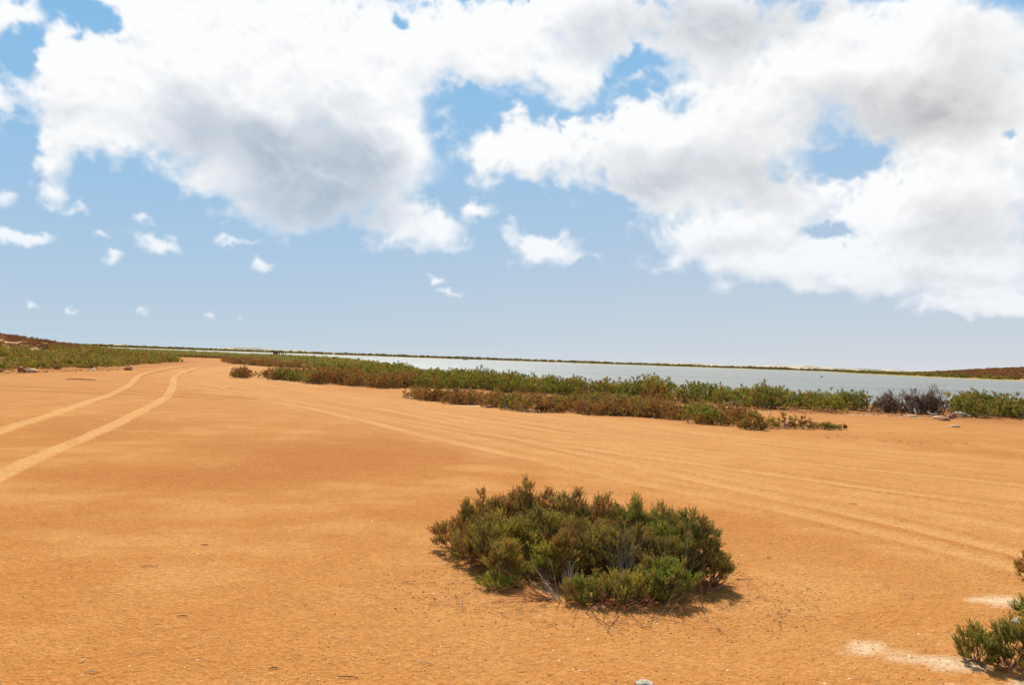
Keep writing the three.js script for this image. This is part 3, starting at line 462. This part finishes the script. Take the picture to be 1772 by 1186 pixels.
{ // grey dead shrubs in the hedge and the little ones standing out in front
  const r = makeRandom(61);
  for (const [x, z, s, tall, label] of [[15.5, -34.0, 0.95, 0.95, 'grey brown dead shrub in the hedge touching the long green row'], [16.5, -33.9, 0.95, 1.05, 'grey dead shrub in the hedge, middle one of the three'], [17.2, -33.7, 0.85, 1.35, 'tallest grey dead shrub in the hedge with a pointed top']]) { const o = deadForms.shift(); o.position.set(x, landHeight(x, z, false) - 0.02, z); o.rotation.y = r() * 6; o.scale.set(s, s * tall, s); put(o, 'dead_shrub', label, 'shrub', 'grey dead shrubs'); }
  const O = { ...MID, len: 0.11, leaf: 0.04, shoots: 5, leaves: 7, stem: 0.006, stemEvery: 3 }, c = (x, z, rx, h, tufts, tints) => ({ x, z, rx, rz: rx, h, tufts, tints: T(tints) });
  const one = (seed, x, z, list, label, bare) => { const o = shrub(seed, list, O, bare); o.position.set(x, landHeight(x, z, false), z); put(o, 'small_shrub', label, 'shrub'); };
  one(701, 6.5, -22.1, [c(0, 0, 0.3, 0.48, 80, 'olive brown'), c(-0.25, 0, 0.15, 0.25, 24, 'brown olive'), c(0.2, 0.05, 0.16, 0.34, 30, 'olive brown')], 'rounded olive brown shrub, largest of the row standing clear of the belt', [[[0.1, 0, 0.1], [0.5, 0.2, 0.4], 10, 0.3, 0.006, TINT.grey, 1]]);
  one(702, 7.12, -22.6, [c(0, 0, 0.16, 0.33, 34, 'olive yellow')], 'small olive tuft next to the rounded olive brown shrub', [[[0, 0, 0.1], [0, 0.5, 0.3], 12, 0.24, 0.006, TINT.ash, 1.4]]);
  one(703, 7.75, -22.8, [c(-0.15, -0.1, 0.15, 0.46, 26, 'brown olive'), c(0.12, 0, 0.12, 0.34, 22, 'yellow brown'), c(0.36, -0.1, 0.08, 0.48, 18, 'brown rust'), c(0.5, -0.1, 0.06, 0.36, 9, 'brown rust')], 'sparse half dead shrub with pale bare twigs', [[[-0.2, 0, 0.1], [0, 0.6, 0.3], 26, 0.32, 0.006, TINT.ash, 1.5], [[0.3, 0, 0.1], [0.1, 0.6, 0.3], 16, 0.3, 0.006, TINT.ash, 1.5]]);
  one(704, 8.7, -23.1, [c(0, 0, 0.3, 0.2, 50, 'green olive'), c(0.3, 0.02, 0.16, 0.14, 22, 'olive green'), c(-0.25, 0, 0.14, 0.14, 18, 'olive brown')], 'flat low green shrub at the end of the small row');
  one(705, 9.3, -23.2, [c(0, 0, 0.09, 0.17, 14, 'rust brown')], 'tiny dry rusty tuft past the flat green shrub');
  one(706, 5.75, -23.3, [c(0, 0, 0.32, 0.42, 70, 'green olive'), c(0.36, 0.1, 0.22, 0.26, 40, 'brown olive'), c(-0.35, 0.1, 0.24, 0.3, 44, 'brown rust')], 'green topped shrub closing the near end of the rusty belt');
}
// ---- scrub on the hill to the left: the nearest 300 one by one, the rest as a mass
{
  const FAR = { len: 0.26, shoots: 3, leaves: 5, leaf: 0.15, slim: 0.21, spread: 1.1, stem: 0.02, stemEvery: 9 };
  const hillGreen = forms(4000, 5, ['olive green yellow', 'olive yellow', 'dark green olive', 'olive brown green'], FAR, { clumps: 4, r: 1.0, h: 0.75, tufts: 18 });
  const hillBrown = forms(4200, 5, ['brown red plum', 'brown plum rust', 'rust brown red', 'brown grey plum'], FAR, { clumps: 4, r: 1.0, h: 0.6, tufts: 16 });
  const r = makeRandom(88), spots = [];
  for (let k = 0; k < 14000 && spots.length < 2600; k++) {
    const z = -42 - Math.pow(r(), 0.85) * 230, x = z * (0.30 + r() * 0.38), [d, s] = lineDistance(HILL_FOOT, x, z); if (s > 0 || d < 0.9) continue;
    if (x < z * 0.66) continue;
    const green = d + 6 * noise3(x * 0.06, 2, z * 0.06) < 11.5, bare = noise3(x * 0.13 + 4, 1, z * 0.13); if (!green && bare > -0.02) continue;
    if (spots.some((q) => (q[0] - x) ** 2 + (q[1] - z) ** 2 < (green ? 1.4 : 1.7) ** 2)) continue;
    spots.push([x, z, green, d]);
  }
  spots.sort((a, b) => b[1] - a[1]);
  const rest = [];
  for (const [i, [x, z, green, d]] of spots.entries()) {
    const s = (green ? 0.85 : 0.8) * (0.7 + 0.6 * r());
    if (i < 290) green ? plant(hillGreen, x, z, s, r, 'hill_shrub', 'olive green shrub of the thicket at the foot of the sandy hill', 'shrub', 'green shrubs at the hill foot', 0.9) : plant(hillBrown, x, z, s, r, 'hill_shrub', 'dark reddish brown shrub on the pale sandy hill slope', 'shrub', 'brown shrubs on the hill slope', 0.9);
    else rest.push([x, z, green, s, r() * 6.283]);
  }
  const matrix = new THREE.Matrix4(), q = new THREE.Quaternion();
  const mass = (list, src, name, label, category, height = (x, z) => landHeight(x, z, false), tall = 0.9) => {
    src.forEach((form, k) => {
      const mine = list.filter((_, i) => i % src.length === k); if (!mine.length) return;
      const m = new THREE.InstancedMesh(form.children[0].geometry, leafMaterial, mine.length);
      mine.forEach(([x, z, , s, a], i) => m.setMatrixAt(i, matrix.compose(V3(x, height(x, z) - 0.03, z), q.setFromAxisAngle(V3(0, 1, 0), a), V3(s, s * tall, s))));
      m.castShadow = m.receiveShadow = true; m.userData.kind = 'stuff'; put(m, name, label, category);
    });
  };
  mass(rest.filter((p) => p[2]), hillGreen.slice(0, 2), 'hill_scrub', 'distant green scrub on the hill', 'scrub');
  mass(rest.filter((p) => !p[2]), hillBrown.slice(0, 2), 'hill_scrub', 'distant reddish brown scrub along the hill top', 'scrub');
  // the flat beyond the road, the far shore and the headland
  const flat = []; for (let k = 0; k < 4200; k++) { const z = -112 - 330 * r() * r(), x = z * (0.20 + 0.36 * r()); const sh = overLake(x, z), [hd, hs] = lineDistance(HILL_FOOT, x, z); if (sh > -3 || hs < 0 || (hd < 14 && z > -150)) continue; flat.push([x, z, 0, 1.2 + 0.8 * r(), r() * 6.28]); }
  mass(flat, [hillGreen[0], hillGreen[2], hillBrown[1]], 'shore_scrub', 'olive scrub covering the far flat before the lake', 'scrub', undefined, 0.55);
  const far = []; for (let k = 0; k < 3000; k++) { const x = -1150 + 2150 * r(), z = -908 - 45 * r(); far.push([x, z, 0, 2.3 + 1.4 * r() * r() + 0.8 * noise3(x * 0.012, 2, 7), r() * 6.28]); }
  const darkForms = forms(4400, 2, ['dark deep', 'dark plum olive'], { ...FAR, leaf: 0.3, leaves: 3, stemEvery: 999 }, { clumps: 3, r: 1.0, h: 0.85, tufts: 10 });
  mass(far, darkForms, 'far_shore_scrub', 'dark strip of scrub along the far lake shore', 'scrub', farHeight, 1.0);
  const red = [], low = []; for (let k = 0; k < 5200; k++) { const x = 205 + 260 * r(), z = -310 - 480 * r(), d = inland(x, z); if (d < 9) continue; (d < 26 + 14 * noise3(x * 0.03, 1, z * 0.03) ? low : red).push([x, z, 0, 1.5 + 1.2 * r(), r() * 6.28]); }
  mass(red, [hillBrown[0], hillBrown[2]], 'headland_scrub', 'dark red brown scrub over the headland across the lake', 'scrub', headlandHeight);
  mass(low, [darkForms[0], hillGreen[1]], 'headland_scrub', 'green scrub at the water side of the headland', 'scrub', headlandHeight);
}

// ---------------------------------------------------------------- stones, driftwood, twigs and small things
function stoneGeometry(seed, detail = 2, rough = 0.35) {
  const g = new THREE.IcosahedronGeometry(1, detail), p = g.attributes.position, v = V3();
  for (let i = 0; i < p.count; i++) { v.fromBufferAttribute(p, i); const k = 1 + rough * noise3(v.x * 1.3 + seed, v.y * 1.3, v.z * 1.3) + rough * 0.4 * noise3(v.x * 3.1, v.y * 3.1 + seed, v.z * 3.1); v.multiplyScalar(k); p.setXYZ(i, v.x, Math.max(v.y, -0.6), v.z); }
  g.computeVertexNormals(); return g;
}
const bumpy = relief.clone(); bumpy.repeat.set(3, 3); bumpy.needsUpdate = true;
const stoneMaterial = (r, g, b) => new THREE.MeshStandardMaterial({ color: rgb(r, g, b), roughness: 0.9, bumpMap: bumpy, bumpScale: 0.02 });
const redStone = stoneMaterial(0.27, 0.095, 0.04), whiteStone = stoneMaterial(0.78, 0.63, 0.47), tanStone = stoneMaterial(0.42, 0.27, 0.15), darkStone = stoneMaterial(0.06, 0.05, 0.045);
let stoneSeed = 0;
function stone(x, z, sx, sy, sz, material, label, ground = landHeight(x, z)) {
  const m = new THREE.Mesh(stoneGeometry(stoneSeed += 3.7), material); m.scale.set(sx, sy, sz); m.rotation.y = stoneSeed; m.position.set(x, ground + sy * 0.35, z); shadows(m); return put(m, 'stone', label, 'stone');
}
stone(-26.9, -45.6, 0.2, 0.26, 0.18, redStone, 'red brown boulder leaning by a tan one at the thicket edge');
stone(-26.55, -45.9, 0.28, 0.2, 0.2, tanStone, 'tan rounded boulder beside the red brown boulder');
stone(-27.9, -45.4, 0.13, 0.11, 0.12, redStone, 'small red stone at the thicket edge near the frame');
stone(-26.3, -57, 0.29, 0.22, 0.25, redStone, 'single red brown boulder at the thicket edge near the tracks');
stone(-27.3, -54.2, 0.17, 0.06, 0.12, whiteStone, 'flat white stone at the foot of the thicket');
stone(-29.2, -53.4, 0.18, 0.15, 0.15, redStone, 'small red boulder half hidden in the thicket foot');
stone(-23.1, -68.7, 0.18, 0.12, 0.14, whiteStone, 'white stone lying alone on the sand beside the track bend');
stone(-60, -160, 0.6, 0.32, 0.45, whiteStone, 'far white boulder at the road side where the road vanishes'); stone(-54.6, -152, 0.5, 0.26, 0.4, tanStone, 'far tan boulder at the road side where the road vanishes');
stone(-38.8, -117.5, 0.5, 0.35, 0.4, tanStone, 'tan stone in front of far brown shrubs by the road');
stone(-17.75, -55.4, 0.22, 0.16, 0.2, whiteStone, 'small white stone under the brown shrubs at the bend');
stone(0.735, -4.275, 0.05, 0.02, 0.045, whiteStone, 'smooth white stone at the bottom edge of the picture');
stone(-3.8, -31.8, 0.10, 0.07, 0.08, whiteStone, 'small white stone by the olive brown shrubs');
stone(-0.7, -27.75, 0.14, 0.08, 0.1, redStone, 'dark red stone on pale crust in the gap of the rusty belt');
stone(8.6, -32.3, 0.3, 0.07, 0.14, tanStone, 'flat tan slab on the sand in front of the green hedge');
stone(13.84, -25.8, 0.16, 0.05, 0.12, tanStone, 'flat pale stone alone on the sand before the dead shrubs');
stone(15.2, -31.4, 0.26, 0.06, 0.14, tanStone, 'low tan slab before the grey dead shrubs'); stone(15.9, -30.7, 0.3, 0.08, 0.2, tanStone, 'tan flat stone at the middle of the rubble strip'); stone(16.4, -30.9, 0.2, 0.1, 0.15, redStone, 'red lump in the rubble strip, nearest the white log'); stone(15.5, -29.6, 0.24, 0.1, 0.16, redStone, 'red lump at the near side of the rubble strip'); stone(16.9, -31.6, 0.15, 0.12, 0.14, redStone, 'dark round red stone next to the white log');
stone(3.46, -5.6, 0.045, 0.03, 0.04, whiteStone, 'pale stone just behind the corner bush');
stone(-42.7, -765, 2.2, 1.4, 1.6, darkStone, 'dark islet standing in the lake before the far shore', -0.7); stone(84, -224, 0.45, 0.35, 0.3, darkStone, 'tiny dark speck out in the open lake', -0.45);  // the speck in open water is something unidentified, shaped here like a stone
function stick(points, radius, tint, name, label, category) {
  const c = new THREE.CatmullRomCurve3(points.map(([x, y, z]) => V3(x, landHeight(x, z) + y, z))), g = new THREE.TubeGeometry(c, 24, radius, 7, false), p = g.attributes.position;
  for (let i = 0; i < p.count; i++) { const u = Math.floor(i / 8) / 24, k = 0.45 + 0.75 * Math.sin(Math.PI * clamp01(0.12 + u * 0.8)) + 0.15 * noise3(i * 0.3, radius * 90, 2), q = c.getPointAt(u); p.setXYZ(i, q.x + (p.getX(i) - q.x) * k, q.y + (p.getY(i) - q.y) * k, q.z + (p.getZ(i) - q.z) * k); }
  g.computeVertexNormals(); const m = new THREE.Mesh(g, new THREE.MeshStandardMaterial({ color: rgb(...tint), roughness: 0.9 })); shadows(m); return put(m, name, label, category);
}
stick([[17.35, 0.16, -32.35], [17.58, 0.13, -32.2], [17.82, 0.04, -32.05]], 0.055, [0.62, 0.52, 0.4], 'driftwood_log', 'white bleached log lying between dead shrubs and green hedge', 'driftwood');
stick([[16.55, 0.14, -32.9], [16.68, 0.05, -32.8], [16.9, 0.06, -32.75]], 0.025, [0.62, 0.52, 0.4], 'driftwood_branch', 'crooked white branch under the tallest dead shrub', 'driftwood');
stick([[16.1, 0.24, -33.0], [16.11, 0.12, -32.95], [16.14, 0.02, -32.9]], 0.03, [0.6, 0.54, 0.46], 'driftwood_branch', 'short white upright stump under the dead shrubs', 'driftwood');
stick([[8.0, 0.05, -33.4], [8.7, 0.16, -33.6], [9.5, 0.3, -33.9]], 0.016, [0.34, 0.28, 0.22], 'driftwood_branch', 'grey bare branch sticking out of the green hedge', 'driftwood');
stick([[-20.75, 0.02, -38.7], [-20.1, 0.03, -38.75], [-19.3, 0.02, -38.6]], 0.018, [0.15, 0.06, 0.03], 'driftwood_branch', 'long dark straight branch flat on the sand left of the tracks', 'driftwood');
for (const [x, z, len, turn, tint, label] of [
  [-2.64, -6.19, 0.13, 0.1, 'dark', 'thin dark twig lying on the sand below the tracks'], [-2.5, -6.93, 0.06, 0.3, 'dark', 'short dark twig beyond the thin dark one'], [-2.18, -4.35, 0.05, 1.5, 'straw', 'short straw pointing away from the camera'], [-2.06, -4.21, 0.07, -0.1, 'straw', 'pale straw lying crosswise near the corner'],
  [-1.95, -4.47, 0.08, 0.6, 'straw', 'slanting dry stalk among the pebbles'], [-1.18, -4.33, 0.05, 0.5, 'dark', 'tiny brown twig between the pale litter'], [4.29, -10.28, 0.10, 0, 'red', 'short reddish stick on the swept wheel ruts'], [2.29, -7.23, 0.05, 0.5, 'dark', 'dark bit of twig to the right of the large bush'],
  [1.86, -6.45, 0.16, 0.25, 'red', 'red brown twig on the sand beside the large bush'], [-0.03, -4.76, 0.06, 0.9, 'straw', 'curled pale stalk in front of the large bush'], [-0.4, -4.48, 0.09, -0.4, 'straw', 'white curled stalk in the pale litter'], [2.98, -6.11, 0.07, 0.2, 'straw', 'dry stalk near the pale crust'], [-1.96, -5.1, 0.06, 0.1, 'dark', 'grey sliver of wood on the plain sand'], [0.9, -5.2, 0.07, 0.0, 'red', 'thin red twig in front of the shade of the bush'], [-0.78, -4.25, 0.1, 0.05, 'red', 'red brown stick at the bottom edge of the picture'],
]) { const c = Math.cos(turn) * len / 2, s = Math.sin(turn) * len / 2; stick([[x - c, 0.006, z + s], [x + c * 0.1, 0.011, z - s * 0.1 + len * 0.06], [x + c, 0.006, z - s]], tint === 'straw' ? 0.0022 : 0.0026, { dark: [0.09, 0.04, 0.02], straw: [0.5, 0.34, 0.17], red: [0.16, 0.05, 0.022] }[tint], 'twig', label, 'twig'); }

// wooden hide far off at the lake side: posts, a wall and a flat roof
{
  const hide = new THREE.Group(), wood = new THREE.MeshStandardMaterial({ color: rgb(0.15, 0.095, 0.07), roughness: 0.9 }), part = (name, w, h, d, x, y, z) => { const m = new THREE.Mesh(new THREE.BoxGeometry(w, h, d), wood); m.name = name; m.position.set(x, y, z); hide.add(m); return m; };
  part('roof', 3.3, 0.12, 2.2, 0, 2.1, 0); part('wall', 0.95, 1.9, 1.9, -1.1, 1.09, 0); for (const x of [-0.4, 0.3, 0.95, 1.5]) for (const z of [-0.95, 0.95]) part('post', 0.12, 2.04, 0.12, x, 1.02, z); part('rail', 2.0, 0.5, 0.06, 0.55, 0.85, 0.99);
  hide.scale.setScalar(0.76); hide.position.set(-50.4, landHeight(-50.4, -180) - 0.05, -180); shadows(hide); put(hide, 'wooden_hide', 'small dark wooden hide with open side among shrubs by the lake', 'hide');
}

// loose crumbs of earth, shell grit and dry straw on the sand
{
  const r = makeRandom(909), M = new THREE.Matrix4(), Q = new THREE.Quaternion(), E = new THREE.Euler();
  const litter = (name, geometry, material, n, place, size, label, category, flat = 1) => {
    const m = new THREE.InstancedMesh(geometry, material, n);
    for (let i = 0; i < n; i++) { let x, z; do { [x, z] = place(); } while (z > -3); const s = size(); Q.setFromEuler(E.set((r() - 0.5) * 0.5, r() * 6.283, (r() - 0.5) * 0.5)); m.setMatrixAt(i, M.compose(V3(x, landHeight(x, z) + s * 0.25 * flat, z), Q, V3(s, s * flat * (0.6 + 0.5 * r()), s * (0.6 + 0.6 * r())))); }
    m.castShadow = m.receiveShadow = true; m.userData.kind = 'stuff'; return put(m, name, label, category);
  };
  const open = () => { const z = -3.4 - Math.pow(r(), 1.6) * 16; return [z * (r() - 0.5) * 1.45, z]; };
  const patchy = () => { for (;;) { const [x, z] = open(); if (fbm(x * 0.6, 3, z * 0.6, 3) + 0.10 * x > r() * 0.5 - 0.05) return [x, z]; } };
  const around = (cx, cz, a, b) => () => { const t = r() * 6.283, q = Math.sqrt(r()) * 1.25; return [cx + Math.cos(t) * a * q, cz + Math.sin(t) * b * q]; };
  const crumb = stoneGeometry(91, 1, 0.5), earth = new THREE.MeshStandardMaterial({ color: rgb(0.34, 0.125, 0.024), roughness: 1 }), shell = new THREE.MeshStandardMaterial({ color: rgb(0.56, 0.42, 0.27), roughness: 0.8 }), straw = new THREE.MeshStandardMaterial({ color: rgb(0.40, 0.26, 0.12), roughness: 0.9 }), bark = new THREE.MeshStandardMaterial({ color: rgb(0.16, 0.055, 0.025), roughness: 1 });
  const size = (a, b) => () => a + (b - a) * Math.pow(r(), 3);
  litter('earth_crumbs', crumb, earth, 4500, patchy, size(0.002, 0.006), 'loose reddish crumbs of earth scattered over the sand', 'earth crumbs', 0.8);
  litter('earth_crumbs', crumb, earth, 1300, around(0.7, -6.0, 1.35, 0.85), size(0.003, 0.008), 'reddish crumbs and litter under and round the large bush', 'earth crumbs', 0.7);
  litter('earth_crumbs', crumb, earth, 220, around(9.4, -20.3, 1.5, 0.95), size(0.005, 0.02), 'churned red clods on the sand beyond the wheel ruts', 'earth clods', 0.7);
  litter('earth_crumbs', crumb, earth, 900, around(13, -32.2, 7, 0.8), size(0.015, 0.06), 'red clods along the foot of the green hedge', 'earth clods', 0.6);
  litter('earth_crumbs', crumb, earth, 500, around(-28, -50, 1.8, 8), size(0.02, 0.08), 'red clods along the foot of the hill thicket', 'earth clods', 0.6);
  litter('shell_grit', crumb, shell, 2200, open, size(0.0015, 0.007), 'tiny white shell bits scattered over the sand', 'shell bits', 0.5);
  const rod = new THREE.CylinderGeometry(0.02, 0.03, 1, 4).rotateZ(Math.PI / 2);
  litter('dry_straw', rod, straw, 700, open, size(0.02, 0.08), 'short dry straws scattered over the sand', 'straw', 0.6);
  litter('bark_litter', rod, bark, 1400, around(0.75, -6.0, 1.2, 0.75), size(0.02, 0.1), 'dark twig litter under the large bush', 'twig litter', 0.6);
  for (const [x, z, a] of [[-0.75, -4.55, 0.2], [-1.6, -4.75, 0.12], [-2.1, -5.8, 0.1], [-0.2, -4.5, 0.14]]) litter('straw_patch', rod, shell, 60, around(x, z, a, a * 0.6), size(0.008, 0.03), 'little patch of bleached straw and grit on the sand', 'straw', 0.6).userData.group = 'bleached straw patches';
}

renderer.render(scene, camera);
